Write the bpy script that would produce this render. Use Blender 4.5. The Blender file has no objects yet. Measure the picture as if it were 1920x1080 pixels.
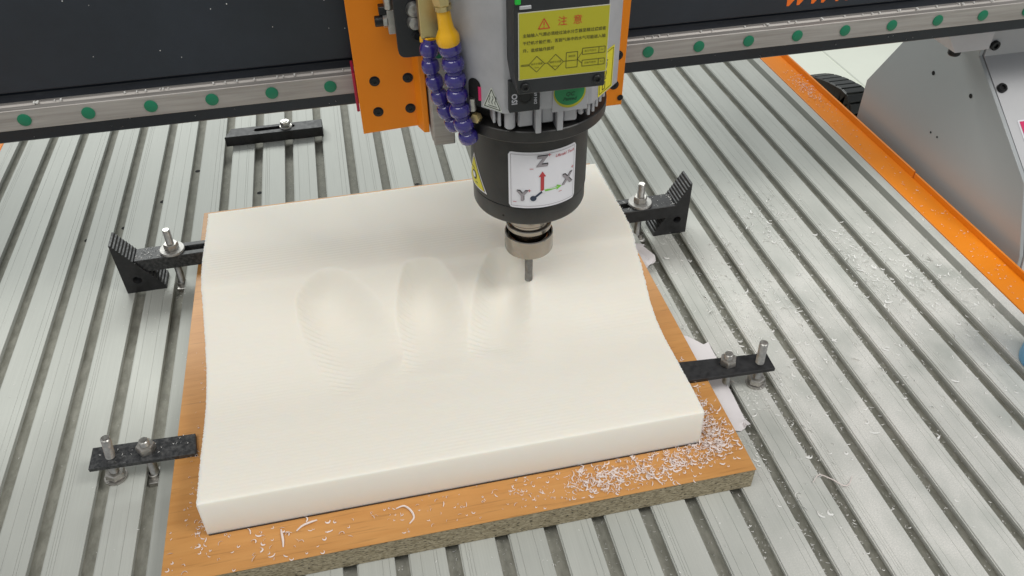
import bpy, bmesh, math, random
from mathutils import Vector, Matrix, noise
R = math.radians
rnd = random.Random(7)
scene = bpy.context.scene
COL = scene.collection

# ------------------------------------------------------------------ camera
cd = bpy.data.cameras.new('camera'); cam = bpy.data.objects.new('camera', cd); COL.objects.link(cam)
cam.location = (0.5789, -0.3835, 0.7170)
cam.rotation_euler = (R(49.2993), R(0.7125), R(-12.3110))
cd.sensor_width = 36.0; cd.lens = 1527.98 / 1920 * 36; cd.clip_start = 0.02; cd.clip_end = 60
scene.camera = cam

# ------------------------------------------------------------------ light
w = bpy.data.worlds.new('World'); scene.world = w; w.use_nodes = True
bg = w.node_tree.nodes['Background']; bg.inputs[0].default_value = (0.93, 0.97, 1.0, 1); bg.inputs[1].default_value = 0.38
def area(name, loc, target, sx, sy, power, col=(1, 1, 1)):
    l = bpy.data.lights.new(name, 'AREA'); l.shape = 'RECTANGLE'; l.size = sx; l.size_y = sy; l.energy = power; l.color = col
    o = bpy.data.objects.new(name, l); COL.objects.link(o); o.location = loc
    o.rotation_euler = (Vector(target) - Vector(loc)).to_track_quat('-Z', 'Y').to_euler()
    return o
area('ceiling_panel_light', (-0.45, -0.68, 2.7), (0.6, 0.3, 0), 1.9, 1.2, 29, (1, .985, .945))
area('ceiling_panel_light', (2.2, -0.8, 2.5), (0.75, 0.32, 0.1), 0.7, 0.7, 32, (1, .985, .95))
area('ceiling_tube_light', (0.9, -0.5, 2.8), (0.7, 0.3, 0), 0.10, 1.5, 5, (1, .985, .95))
area('far_ceiling_light', (0.4, 4.0, 2.6), (0.6, 0.5, 0), 4.0, 1.2, 145, (.97, 1, .97))
scene.view_settings.view_transform = 'Standard'; scene.view_settings.look = 'None'
scene.view_settings.exposure = 0.0; scene.view_settings.gamma = 1.0

# ------------------------------------------------------------------ materials
def nodes(name):
    m = bpy.data.materials.new(name); m.use_nodes = True
    nt = m.node_tree; return m, nt, nt.nodes['Principled BSDF']
def plain(name, col, rough=.5, metal=0., coat=0., spec=.5):
    m, nt, b = nodes(name)
    b.inputs['Base Color'].default_value = (*col, 1); b.inputs['Roughness'].default_value = rough
    b.inputs['Metallic'].default_value = metal; b.inputs['Coat Weight'].default_value = coat
    b.inputs['Specular IOR Level'].default_value = spec
    return m
def grainy(name, c1, c2, scale=(1, 1, 1), ns=60., rough=(.4, .6), metal=0., bump=0., detail=6., lo=.35, hi=.65, coat=0., bscale=None, spec=.5):
    """two colours mixed by world-space noise, with noisy roughness and fine relief"""
    m, nt, b = nodes(name); L = nt.links; N = nt.nodes.new
    g = N('ShaderNodeNewGeometry'); mp = N('ShaderNodeMapping'); mp.inputs['Scale'].default_value = scale
    L.new(g.outputs['Position'], mp.inputs['Vector'])
    n = N('ShaderNodeTexNoise'); n.inputs['Scale'].default_value = ns; n.inputs['Detail'].default_value = detail; n.inputs['Roughness'].default_value = .65
    L.new(mp.outputs[0], n.inputs['Vector'])
    mr = N('ShaderNodeMapRange'); mr.inputs[1].default_value = lo; mr.inputs[2].default_value = hi; L.new(n.outputs[0], mr.inputs[0])
    mx = N('ShaderNodeMix'); mx.data_type = 'RGBA'; mx.inputs[6].default_value = (*c1, 1); mx.inputs[7].default_value = (*c2, 1)
    L.new(mr.outputs[0], mx.inputs[0]); L.new(mx.outputs[2], b.inputs['Base Color'])
    r = N('ShaderNodeMapRange'); r.inputs[3].default_value = rough[0]; r.inputs[4].default_value = rough[1]
    L.new(mr.outputs[0], r.inputs[0]); L.new(r.outputs[0], b.inputs['Roughness'])
    b.inputs['Metallic'].default_value = metal; b.inputs['Coat Weight'].default_value = coat; b.inputs['Specular IOR Level'].default_value = spec
    if bump:
        bp = N('ShaderNodeBump'); bp.inputs['Strength'].default_value = bump; bp.inputs['Distance'].default_value = .0006
        if bscale:
            n2 = N('ShaderNodeTexNoise'); n2.inputs['Scale'].default_value = bscale; n2.inputs['Detail'].default_value = 4
            L.new(g.outputs['Position'], n2.inputs['Vector']); L.new(n2.outputs[0], bp.inputs['Height'])
        else: L.new(n.outputs[0], bp.inputs['Height'])
        L.new(bp.outputs[0], b.inputs['Normal'])
    return m, nt, b, mx

def alu_material():
    m, nt, b = nodes('milled_aluminium'); L = nt.links; N = nt.nodes.new
    g = N('ShaderNodeNewGeometry')
    def noi(scale, ns, det=5):
        mp = N('ShaderNodeMapping'); mp.inputs['Scale'].default_value = scale; L.new(g.outputs['Position'], mp.inputs['Vector'])
        n = N('ShaderNodeTexNoise'); n.inputs['Scale'].default_value = ns; n.inputs['Detail'].default_value = det; L.new(mp.outputs[0], n.inputs['Vector']); return n
    streak = noi((1, .012, 1), 900); blot = noi((1, .35, 1), 14); dust = noi((1, 1, 1), 700, 6)
    mx = N('ShaderNodeMix'); mx.data_type = 'RGBA'; mx.inputs[6].default_value = (.44, .45, .415, 1); mx.inputs[7].default_value = (.515, .525, .485, 1)
    mr = N('ShaderNodeMapRange'); mr.inputs[1].default_value = .3; mr.inputs[2].default_value = .7; L.new(blot.outputs[0], mr.inputs[0]); L.new(mr.outputs[0], mx.inputs[0])
    mr2 = N('ShaderNodeMapRange'); mr2.inputs[1].default_value = .3; mr2.inputs[2].default_value = .7; mr2.inputs[3].default_value = .95; mr2.inputs[4].default_value = 1.03; L.new(streak.outputs[0], mr2.inputs[0])
    mu = N('ShaderNodeMix'); mu.data_type = 'RGBA'; mu.blend_type = 'MULTIPLY'; mu.inputs[0].default_value = 1
    L.new(mx.outputs[2], mu.inputs[6]); L.new(mr2.outputs[0], mu.inputs[7])
    # fine plastic dust, heavier where the chips fell to the right of the block
    sp = N('ShaderNodeSeparateXYZ'); L.new(g.outputs['Position'], sp.inputs[0])
    near = N('ShaderNodeMapRange'); near.inputs[1].default_value = .80; near.inputs[2].default_value = 1.05; near.inputs[3].default_value = .0; near.inputs[4].default_value = 1.; L.new(sp.outputs[0], near.inputs[0])
    far = N('ShaderNodeMapRange'); far.inputs[1].default_value = .62; far.inputs[2].default_value = .30; L.new(sp.outputs[1], far.inputs[0])
    am = N('ShaderNodeMath'); am.operation = 'MULTIPLY'; L.new(near.outputs[0], am.inputs[0]); L.new(far.outputs[0], am.inputs[1])
    patch = noi((1, .6, 1), 22, 9)
    pm = N('ShaderNodeMapRange'); pm.inputs[1].default_value = .30; pm.inputs[2].default_value = .62; L.new(patch.outputs[0], pm.inputs[0])
    th = N('ShaderNodeMapRange'); th.inputs[1].default_value = .42; th.inputs[2].default_value = .72; th.inputs[3].default_value = .45; th.inputs[4].default_value = 1; L.new(dust.outputs[0], th.inputs[0])
    a1 = N('ShaderNodeMath'); a1.operation = 'MULTIPLY'; L.new(th.outputs[0], a1.inputs[0]); L.new(pm.outputs[0], a1.inputs[1])
    a2 = N('ShaderNodeMath'); a2.operation = 'MULTIPLY'; L.new(a1.outputs[0], a2.inputs[0]); L.new(am.outputs[0], a2.inputs[1])
    d = N('ShaderNodeMix'); d.data_type = 'RGBA'; d.inputs[7].default_value = (.78, .755, .715, 1); L.new(mu.outputs[2], d.inputs[6]); L.new(a2.outputs[0], d.inputs[0])
    oi = N('ShaderNodeObjectInfo'); om = N('ShaderNodeMapRange'); om.inputs[3].default_value = .93; om.inputs[4].default_value = 1.04; L.new(oi.outputs['Random'], om.inputs[0])
    tv = N('ShaderNodeMix'); tv.data_type = 'RGBA'; tv.blend_type = 'MULTIPLY'; tv.inputs[0].default_value = 1; L.new(d.outputs[2], tv.inputs[6]); L.new(om.outputs[0], tv.inputs[7])
    L.new(tv.outputs[2], b.inputs['Base Color'])
    met = N('ShaderNodeMath'); met.operation = 'MULTIPLY_ADD'; met.inputs[1].default_value = -.12; met.inputs[2].default_value = .12; L.new(a2.outputs[0], met.inputs[0]); L.new(met.outputs[0], b.inputs['Metallic'])
    rr = N('ShaderNodeMapRange'); rr.inputs[3].default_value = .52; rr.inputs[4].default_value = .66; b.inputs['Specular IOR Level'].default_value = .35; L.new(blot.outputs[0], rr.inputs[0]); L.new(rr.outputs[0], b.inputs['Roughness'])
    bp = N('ShaderNodeBump'); bp.inputs['Strength'].default_value = .08; bp.inputs['Distance'].default_value = .0003; L.new(streak.outputs[0], bp.inputs['Height']); L.new(bp.outputs[0], b.inputs['Normal'])
    return m

M = {}
M['alu'] = alu_material()
M['slot_dirt'] = grainy('slot_dirt', (.29, .285, .24), (.41, .40, .345), (1, .45, 1), 120, (.7, .9), 0, .45, lo=.4, hi=.62)[0]
M['orange'] = grainy('orange_paint', (.77, .225, .007), (.80, .24, .009), ns=12, rough=(.42, .5), bump=.1, bscale=900, spec=.3)[0]
M['beam'] = grainy('beam_paint', (.014, .018, .026), (.020, .026, .037), ns=8, rough=(.3, .42), bump=.15, bscale=1200)[0]
M['rail'] = grainy('rail_steel', (.34, .315, .295), (.47, .445, .42), (.04, 1, 1), 260, (.52, .68), .6)[0]
M['capgreen'] = plain('green_cap', (.006, .17, .085), .45)
M['steel'] = grainy('zinc_steel', (.42, .405, .38), (.60, .585, .55), ns=180, rough=(.28, .46), metal=.95)[0]
M['dull_steel'] = grainy('dull_steel', (.40, .385, .36), (.56, .54, .51), ns=140, rough=(.35, .55), metal=.9)[0]
M['washer_zinc'] = grainy('washer_zinc', (.36, .35, .335), (.52, .51, .49), ns=220, rough=(.45, .62), metal=.7)[0]
M['blackox'] = grainy('black_oxide', (.010, .010, .011), (.028, .028, .030), ns=150, rough=(.42, .62), bump=.2)[0]
M['blackox_dusty'] = grainy('dusty_black_oxide', (.016, .017, .019), (.13, .13, .13), ns=240, rough=(.45, .7), bump=.3, lo=.42, hi=.85)[0]
M['bolt_black'] = plain('black_bolt', (.012, .012, .013), .35, .3)
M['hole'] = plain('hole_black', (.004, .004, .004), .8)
M['spindle_black'] = grainy('spindle_black', (.013, .0135, .0145), (.032, .030, .028), ns=22, rough=(.30, .48), bump=.1, bscale=1500)[0]
M['housing'] = grainy('housing_grey', (.39, .39, .41), (.45, .45, .47), ns=35, rough=(.42, .5), metal=.15, bump=.1, bscale=1400)[0]
M['boxblack'] = grainy('terminal_box_black', (.014, .016, .018), (.022, .024, .027), ns=40, rough=(.42, .55))[0]
M['nickel'] = grainy('nickel', (.31, .28, .245), (.37, .335, .295), ns=10, rough=(.09, .14), metal=1.)[0]
M['carbide'] = grainy('carbide', (.16, .155, .15), (.24, .235, .23), ns=200, rough=(.3, .4), metal=.8)[0]
M['white_label'] = plain('white_label', (.80, .79, .83), .4)
M['yellow_label'] = plain('yellow_label', (.42, .39, .018), .45)
M['bright_yellow'] = plain('bright_yellow', (.72, .64, .012), .4)
M['label_edge'] = plain('label_edge', (.55, .53, .42), .4)
M['ink'] = plain('black_ink', (.02, .02, .02), .5)
M['olive_ink'] = plain('thin_black_ink', (.10, .095, .015), .5)
M['red_ink'] = plain('red_ink', (.55, .045, .02), .5)
M['pink_ink'] = plain('faded_red_ink', (.52, .09, .11), .5)
M['grey_ink'] = plain('grey_ink', (.33, .30, .32), .5)
M['green_ink'] = plain('green_ink', (.20, .56, .05), .5)
M['navy_ink'] = plain('navy_ink', (.03, .045, .08), .5)
M['green_sticker'] = plain('green_sticker', (.01, .22, .07), .4)
M['pale_print'] = plain('pale_print', (.50, .50, .54), .5)
M['pale_label'] = plain('pale_label', (.55, .58, .52), .4)
M['hose_blue'] = plain('hose_blue', (.033, .022, .205), .22, coat=1.)
M['hose_yellow'] = plain('hose_yellow', (.90, .47, .008), .3, coat=.2)
M['brass'] = grainy('brass', (.55, .44, .20), (.62, .51, .26), ns=60, rough=(.26, .36), metal=.9)[0]
M['red_seal'] = plain('red_seal', (.38, .012, .05), .5)
M['panel_grey'] = grainy('panel_grey', (.40, .42, .425), (.41, .43, .435), ns=2, rough=(.32, .35), metal=.15)[0]
M['cover_grey'] = grainy('cover_grey', (.52, .52, .53), (.56, .56, .57), ns=6, rough=(.4, .5))[0]
M['bracket_grey'] = grainy('bracket_grey', (.60, .60, .62), (.66, .66, .68), ns=9, rough=(.4, .5))[0]
M['magenta'] = plain('magenta_print', (.68, .02, .13), .4)
M['paper'] = plain('paper', (.76, .72, .73), .8)
M['chip'] = plain('plastic_chip', (.80, .70, .66), .5)
M['chip_white'] = plain('white_chip', (.84, .83, .80), .5)
M['glue'] = plain('glue_line', (.055, .035, .028), .6)
M['floor'] = grainy('floor_paint', (.76, .78, .68), (.80, .82, .72), ns=1.5, rough=(.35, .5))[0]
M['chain'] = plain('chain_plastic', (.022, .024, .022), .4)
M['blue'] = plain('light_blue_plastic', (.20, .47, .72), .5)
M['lettering'] = plain('orange_lettering', (.85, .16, .01), .5)

def foam_material():
    m, nt, b = nodes('cream_foam'); L = nt.links; N = nt.nodes.new
    g = N('ShaderNodeNewGeometry')
    n = N('ShaderNodeTexNoise'); n.inputs['Scale'].default_value = 9; n.inputs['Detail'].default_value = 3; L.new(g.outputs['Position'], n.inputs['Vector'])
    mx = N('ShaderNodeMix'); mx.data_type = 'RGBA'; mx.inputs[6].default_value = (.87, .825, .735, 1); mx.inputs[7].default_value = (.885, .85, .77, 1)
    L.new(n.outputs[0], mx.inputs[0]); L.new(mx.outputs[2], b.inputs['Base Color'])
    b.inputs['Roughness'].default_value = .62; b.inputs['Specular IOR Level'].default_value = .3
    b.inputs['Subsurface Weight'].default_value = .8; b.inputs['Subsurface Radius'].default_value = (1, .85, .7); b.inputs['Subsurface Scale'].default_value = .007
    mp = N('ShaderNodeMapping'); mp.inputs['Scale'].default_value = (.05, 1, 1); L.new(g.outputs['Position'], mp.inputs['Vector'])
    n2 = N('ShaderNodeTexNoise'); n2.inputs['Scale'].default_value = 420; n2.inputs['Detail'].default_value = 3; L.new(mp.outputs[0], n2.inputs['Vector'])
    bp = N('ShaderNodeBump'); bp.inputs['Strength'].default_value = .12; bp.inputs['Distance'].default_value = .0005; L.new(n2.outputs[0], bp.inputs['Height']); L.new(bp.outputs[0], b.inputs['Normal'])
    return m
M['foam'] = foam_material()

def laminate_material():
    m, nt, b = nodes('beech_laminate'); L = nt.links; N = nt.nodes.new
    g = N('ShaderNodeNewGeometry')
    def noi(scale, ns, det=4, dist=0.):
        mp = N('ShaderNodeMapping'); mp.inputs['Scale'].default_value = scale; L.new(g.outputs['Position'], mp.inputs['Vector'])
        n = N('ShaderNodeTexNoise'); n.inputs['Scale'].default_value = ns; n.inputs['Detail'].default_value = det; n.inputs['Distortion'].default_value = dist
        L.new(mp.outputs[0], n.inputs['Vector']); return n
    a = noi((.10, 1, 1), 90, 5, .6); c = noi((.06, 1, 1), 420, 3)
    mr = N('ShaderNodeMapRange'); mr.inputs[1].default_value = .32; mr.inputs[2].default_value = .68; L.new(a.outputs[0], mr.inputs[0])
    mx = N('ShaderNodeMix'); mx.data_type = 'RGBA'; mx.inputs[6].default_value = (.53, .245, .068, 1); mx.inputs[7].default_value = (.60, .295, .090, 1); L.new(mr.outputs[0], mx.inputs[0])
    mr2 = N('ShaderNodeMapRange'); mr2.inputs[1].default_value = .30; mr2.inputs[2].default_value = .42; mr2.inputs[3].default_value = .80; mr2.inputs[4].default_value = 1; L.new(c.outputs[0], mr2.inputs[0])
    mu = N('ShaderNodeMix'); mu.data_type = 'RGBA'; mu.blend_type = 'MULTIPLY'; mu.inputs[0].default_value = 1; L.new(mx.outputs[2], mu.inputs[6]); L.new(mr2.outputs[0], mu.inputs[7])
    L.new(mu.outputs[2], b.inputs['Base Color']); b.inputs['Roughness'].default_value = .45
    return m
M['laminate'] = laminate_material()

def chipboard_material():
    m, nt, b = nodes('chipboard_core'); L = nt.links; N = nt.nodes.new
    g = N('ShaderNodeNewGeometry'); mp = N('ShaderNodeMapping'); mp.inputs['Scale'].default_value = (.45, .45, 1.5); L.new(g.outputs['Position'], mp.inputs['Vector'])
    v = N('ShaderNodeTexVoronoi'); v.inputs['Scale'].default_value = 650; L.new(mp.outputs[0], v.inputs['Vector'])
    n = N('ShaderNodeTexNoise'); n.inputs['Scale'].default_value = 480; n.inputs['Detail'].default_value = 5; L.new(mp.outputs[0], n.inputs['Vector'])
    sv = N('ShaderNodeSeparateColor'); L.new(v.outputs['Color'], sv.inputs[0])
    mx = N('ShaderNodeMix'); mx.data_type = 'RGBA'; mx.inputs[6].default_value = (.26, .215, .13, 1); mx.inputs[7].default_value = (.49, .42, .29, 1); L.new(sv.outputs[0], mx.inputs[0])
    mr = N('ShaderNodeMapRange'); mr.inputs[1].default_value = .36; mr.inputs[2].default_value = .45; mr.inputs[3].default_value = .15; mr.inputs[4].default_value = 1; L.new(n.outputs[0], mr.inputs[0])
    mu = N('ShaderNodeMix'); mu.data_type = 'RGBA'; mu.blend_type = 'MULTIPLY'; mu.inputs[0].default_value = 1; L.new(mx.outputs[2], mu.inputs[6]); L.new(mr.outputs[0], mu.inputs[7])
    L.new(mu.outputs[2], b.inputs['Base Color']); b.inputs['Roughness'].default_value = .85
    bp = N('ShaderNodeBump'); bp.inputs['Strength'].default_value = .8; bp.inputs['Distance'].default_value = .0012; L.new(n.outputs[0], bp.inputs['Height']); L.new(bp.outputs[0], b.inputs['Normal'])
    return m
M['chipboard'] = chipboard_material()

# ------------------------------------------------------------------ mesh helpers (world coordinates in, parent offset removed at build)
class MB:
    def __init__(s): s.v = []; s.f = []
    def add(s, vs, fs):
        o = len(s.v); s.v += [tuple(x) for x in vs]; s.f += [tuple(i + o for i in f) for f in fs]; return s
    def frombm(s, bm, mat=None):
        bm.verts.index_update()
        s.add([(mat @ v.co if mat else v.co.copy()) for v in bm.verts], [[v.index for v in f.verts] for f in bm.faces]); bm.free(); return s
    def box(s, x0, x1, y0, y1, z0, z1, bev=0., seg=1, mat=None):
        bm = bmesh.new(); bmesh.ops.create_cube(bm, size=1)
        for v in bm.verts: v.co = Vector(((x0 + x1) / 2 + v.co.x * (x1 - x0), (y0 + y1) / 2 + v.co.y * (y1 - y0), (z0 + z1) / 2 + v.co.z * (z1 - z0)))
        if bev: bmesh.ops.bevel(bm, geom=bm.edges[:], offset=bev, segments=seg, profile=.5, affect='EDGES')
        return s.frombm(bm, mat)
    def lathe(s, prof, base=(0, 0, 0), axis=(0, 0, 1), n=32, ph=0.):
        """prof: list of (r, h) along the axis; r = 0 closes"""
        q = Vector((0, 0, 1)).rotation_difference(Vector(axis).normalized()); base = Vector(base)
        vs = []; fs = []; rings = []
        for r, h in prof:
            if r <= 1e-9: rings.append([len(vs)]); vs.append(base + q @ Vector((0, 0, h)))
            else:
                rings.append(list(range(len(vs), len(vs) + n)))
                for k in range(n):
                    a = ph + 2 * math.pi * k / n; vs.append(base + q @ Vector((r * math.cos(a), r * math.sin(a), h)))
        for A, B in zip(rings, rings[1:]):
            if len(A) == 1 and len(B) == 1: continue
            for k in range(n):
                k2 = (k + 1) % n
                if len(A) == 1: fs.append((A[0], B[k2], B[k]))
                elif len(B) == 1: fs.append((A[k], A[k2], B[0]))
                else: fs.append((A[k], A[k2], B[k2], B[k]))
        return s.add(vs, fs)
    def prism(s, pts, d0, d1, plane='xz', bev=0.):
        """polygon in a plane, extruded along the remaining axis from d0 to d1"""
        def P(a, b, d): return {'xz': (a, d, b), 'yz': (d, a, b), 'xy': (a, b, d)}[plane]
        n = len(pts); vs = [P(a, b, d0) for a, b in pts] + [P(a, b, d1) for a, b in pts]
        fs = [tuple(range(n)), tuple(reversed(range(n, 2 * n)))] + [((k + 1) % n, k, n + k, n + (k + 1) % n) for k in range(n)]
        bm = bmesh.new(); bv = [bm.verts.new(v) for v in vs]
        for f in fs: bm.faces.new([bv[i] for i in f])
        bmesh.ops.recalc_face_normals(bm, faces=bm.faces[:])
        if bev: bmesh.ops.bevel(bm, geom=bm.edges[:], offset=bev, segments=1, affect='EDGES')
        return s.frombm(bm)
    def sheet(s, outer, holes, d0, d1, plane='xz', bev=0.):
        """flat outline with holes, given thickness (curve fill)"""
        c = bpy.data.curves.new('tmp', 'CURVE'); c.dimensions = '2D'; c.fill_mode = 'BOTH'
        for loop in [outer] + holes:
            sp = c.splines.new('POLY'); sp.points.add(len(loop) - 1); sp.use_cyclic_u = True
            for p, (a, b) in zip(sp.points, loop): p.co = (a, b, 0, 1)
        c.extrude = abs(d1 - d0) / 2 - bev; c.bevel_depth = bev; c.offset = -bev; c.bevel_resolution = 0
        o = bpy.data.objects.new('tmp', c); COL.objects.link(o)
        dg = bpy.context.evaluated_depsgraph_get(); dg.update(); me = bpy.data.meshes.new_from_object(o.evaluated_get(dg))
        mid = (d0 + d1) / 2
        def P(a, b, d): return {'xz': (a, d, b), 'yz': (d, a, b), 'xy': (a, b, d)}[plane]
        bm = bmesh.new(); bm.from_mesh(me); bmesh.ops.remove_doubles(bm, verts=bm.verts[:], dist=1e-6)
        for v in bm.verts: v.co = P(v.co.x, v.co.y, mid + v.co.z)
        bmesh.ops.recalc_face_normals(bm, faces=bm.faces[:])
        bpy.data.objects.remove(o); bpy.data.curves.remove(c); bpy.data.meshes.remove(me)
        return s.frombm(bm)
    def tube(s, path, r, n=8, cap=True):
        path = [Vector(p) for p in path]; vs = []; fs = []; up = None
        for i, p in enumerate(path):
            t = (path[min(i + 1, len(path) - 1)] - path[max(i - 1, 0)]).normalized()
            if up is None: up = t.orthogonal().normalized()
            up = (up - t * up.dot(t)).normalized(); b = t.cross(up); rr = r[i] if isinstance(r, (list, tuple)) else r
            for k in range(n):
                a = 2 * math.pi * k / n; vs.append(p + rr * (math.cos(a) * up + math.sin(a) * b))
        for i in range(len(path) - 1):
            for k in range(n): fs.append((i * n + k, i * n + (k + 1) % n, (i + 1) * n + (k + 1) % n, (i + 1) * n + k))
        if cap: fs += [tuple(reversed(range(n))), tuple(range((len(path) - 1) * n, len(path) * n))]
        return s.add(vs, fs)
    def build(s, name, mat, parent=None, smooth=35., recalc=True):
        off = Vector((0, 0, 0)); q = parent
        while q is not None: off += q.location; q = q.parent
        me = bpy.data.meshes.new(name); me.from_pydata([Vector(v) - off for v in s.v], [], s.f)
        if recalc:
            bm = bmesh.new(); bm.from_mesh(me); bmesh.ops.recalc_face_normals(bm, faces=bm.faces[:]); bm.to_mesh(me); bm.free()
        if smooth: me.shade_smooth(); me.set_sharp_from_angle(angle=R(smooth))
        me.materials.append(mat); me.update()
        o = bpy.data.objects.new(name, me); COL.objects.link(o)
        if parent is not None: o.parent = parent
        return o
def thing(name, label, cat, loc, group=None):
    o = bpy.data.objects.new(name, None); COL.objects.link(o); o.location = loc; o.empty_display_size = .02
    return tag(o, label, cat, group)
def tag(o, label=None, cat=None, group=None, kind=None):
    if label: o['label'] = label
    if cat: o['category'] = cat
    if group: o['group'] = group
    if kind: o['kind'] = kind
    return o
def copy_part(o, parent, loc):
    c = o.copy(); COL.objects.link(c); c.parent = parent; c.location = loc; return c
def circle(cx, cy, r, n=24, a0=0.): return [(cx + r * math.cos(a0 + 2 * math.pi * k / n), cy + r * math.sin(a0 + 2 * math.pi * k / n)) for k in range(n)]
def rrect(x0, x1, y0, y1, r, n=5):
    out = []
    for cx, cy, a in ((x1 - r, y1 - r, 0), (x0 + r, y1 - r, 90), (x0 + r, y0 + r, 180), (x1 - r, y0 + r, 270)):
        out += [(cx + r * math.cos(R(a + 90 * k / n)), cy + r * math.sin(R(a + 90 * k / n))) for k in range(n + 1)]
    return out
def rpoly(pts, r, n=4):
    """rounded polygon (convex corners)"""
    out = []; m = len(pts)
    for i in range(m):
        p = Vector(pts[i]); a = (Vector(pts[i - 1]) - p).normalized(); b = (Vector(pts[(i + 1) % m]) - p).normalized()
        t = r / math.tan(math.acos(max(-1, min(1, a.dot(b)))) / 2); A = p + a * t; B = p + b * t
        for k in range(n + 1):
            u = k / n; q = (1 - u) ** 2 * A + 2 * u * (1 - u) * p + u * u * B; out.append((q.x, q.y))
    return out

# --- flat print: 2-D shapes collected as triangles, then laid on a surface by a mapping function
def tri2d(outer, holes=()):
    m = MB().sheet(outer, list(holes), -.0, .0, 'xy') if False else None
    bm = bmesh.new(); from mathutils.geometry import tessellate_polygon
    loops = [[Vector((a, b, 0)) for a, b in outer]] + [[Vector((a, b, 0)) for a, b in h] for h in holes]
    tris = tessellate_polygon(loops); flat = [(v.x, v.y) for l in loops for v in l]; bm.free()
    return flat, [tuple(t) for t in tris]
def text2d(body, size, align='CENTER', bold=0., shear=0., sx=1.):
    c = bpy.data.curves.new('tmp', 'FONT'); c.body = body; c.size = size; c.align_x = align; c.align_y = 'CENTER'; c.resolution_u = 2
    c.offset = bold; c.shear = shear
    o = bpy.data.objects.new('tmp', c); COL.objects.link(o); dg = bpy.context.evaluated_depsgraph_get(); dg.update()
    me = o.evaluated_get(dg).to_mesh(); vs = [(v.co.x * sx, v.co.y) for v in me.vertices]; fs = [tuple(p.vertices) for p in me.polygons]
    o.evaluated_get(dg).to_mesh_clear(); bpy.data.objects.remove(o); bpy.data.curves.remove(c)
    return vs, fs
def line2d(a, b, wd):
    a = Vector(a); b = Vector(b); t = (b - a).normalized(); nn = Vector((-t.y, t.x)) * wd / 2
    return [tuple(a + nn), tuple(a - nn), tuple(b - nn), tuple(b + nn)], [(0, 1, 2, 3)]
class Print:
    def __init__(s): s.v = []; s.f = []
    def put(s, vf, dx=0., dy=0., rot=0.):
        vs, fs = vf; o = len(s.v); c, sn = math.cos(rot), math.sin(rot)
        s.v += [(x * c - y * sn + dx, x * sn + y * c + dy) for x, y in vs]; s.f += [tuple(i + o for i in f) for f in fs]; return s
    def outline(s, pts, wd, closed=True):
        n = len(pts)
        for i in range(n if closed else n - 1): s.put(line2d(pts[i], pts[(i + 1) % n], wd))
        return s
    def lay(s, name, mat, parent, fn):
        m = MB(); m.add([fn(x, y) for x, y in s.v], s.f); return m.build(name, mat, parent, smooth=0, recalc=False)

# --- fasteners
def hexprof(mb, base, axis, af, h, ph=0.):
    r = af / math.sqrt(3); mb.lathe([(0, 0), (r * .93, 0), (r, h * .12), (r, h * .85), (r * .90, h), (0, h)], base, axis, 6, ph); return mb
def thread(mb, a, b, r, pitch=.0017, n=14):
    a = Vector(a); b = Vector(b); L = (b - a).length; k = int(L / pitch); prof = [(0, 0), (r * .86, 0)]
    for i in range(k): prof += [(r, (i + .5) * L / k), (r * .88, (i + 1) * L / k)]
    prof[-1] = (r * .80, L); prof.append((0, L)); mb.lathe(prof, a, b - a, n); return mb
def socket_screw(mb, mh, c, axis, r, h):
    mb.lathe([(r, 0), (r, h * .85), (r * .9, h), (r * .52, h), (r * .5, h - .0002), (r * .5, h - .0025), (0, h - .0025)], c, axis, 16)

# =================================================================== FLOOR
f = MB(); f.add([(-8, -8, -.82), (12, -8, -.82), (12, 16, -.82), (-8, 16, -.82)], [(0, 1, 2, 3)])
fl = f.build('floor', M['floor'], smooth=0); tag(fl, kind='structure')
f = MB()
for k in range(-4, 10): f.box(-6, 10, k * 1.2 + .33, k * 1.2 + .337, -.823, -.8185)
for k in range(-4, 10): f.box(k * 1.2 + .18, k * 1.2 + .187, -6, 14, -.823, -.8175)
s_ = f.build('floor_seam', plain('seam', (.60, .62, .55), .6), fl, smooth=0)

# =================================================================== MACHINE BED
Y0, Y1 = -.45, 1.75
bed = thing('machine_bed', 'long silver slotted aluminium machine bed edged with orange rails', 'machine bed', (.65, .3, -.02))
def slat_mesh(sd):
    """one top bar between two slots: milled top with fine score lines, stepped lip on its left wall, T-shaped undercut"""
    r = random.Random(sd); W = .0365; sc = sorted(r.sample([.006, .0085, .0115, .016, .0245, .0275, .031], 2 + (sd % 3 > 0)))
    p = [(.0052, -.0165), (.0052, -.0055), (.0002, -.0055), (0, -.0016), (.0011, -.0015), (.0013, -.0003), (.0017, 0)]
    for s in sc: p += [(s - .00016, 0), (s, -.0005), (s + .00016, 0)]
    p += [(W - .0004, 0), (W, -.0004), (W, -.0055), (W - .0052, -.0055), (W - .0052, -.0165)]
    m = MB(); n = len(p); m.add([(a, Y0, b) for a, b in p] + [(a, Y1, b) for a, b in p], [(k, k + 1, n + k + 1, n + k) for k in range(n - 1)] + [tuple(range(n)), tuple(reversed(range(n, 2 * n)))])
    return m
protos = []
for sd in range(4):
    o = slat_mesh(sd + 3).build('slat', M['alu'], None, smooth=0); protos.append(o)
used = set()
for n in range(-1, 28):
    sd = (n * 7 + 1) % 4
    x = n * .05 + .0135
    if n == 27: continue
    o = protos[sd]
    if sd in used: o = copy_part(o, bed, (0, 0, 0))
    else: used.add(sd); o.parent = bed
    o.location = (x - .65, -.3, .02)
e = MB(); e.box(1.3635, 1.3782, Y0, Y1, -.0165, 0, .0005); e.build('slat', M['alu'], bed)
e = MB(); e.box(-.05, 1.45, Y0, Y1, -.028, -.0146); e.build('slot_floor', M['slot_dirt'], bed, smooth=0)
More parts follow.
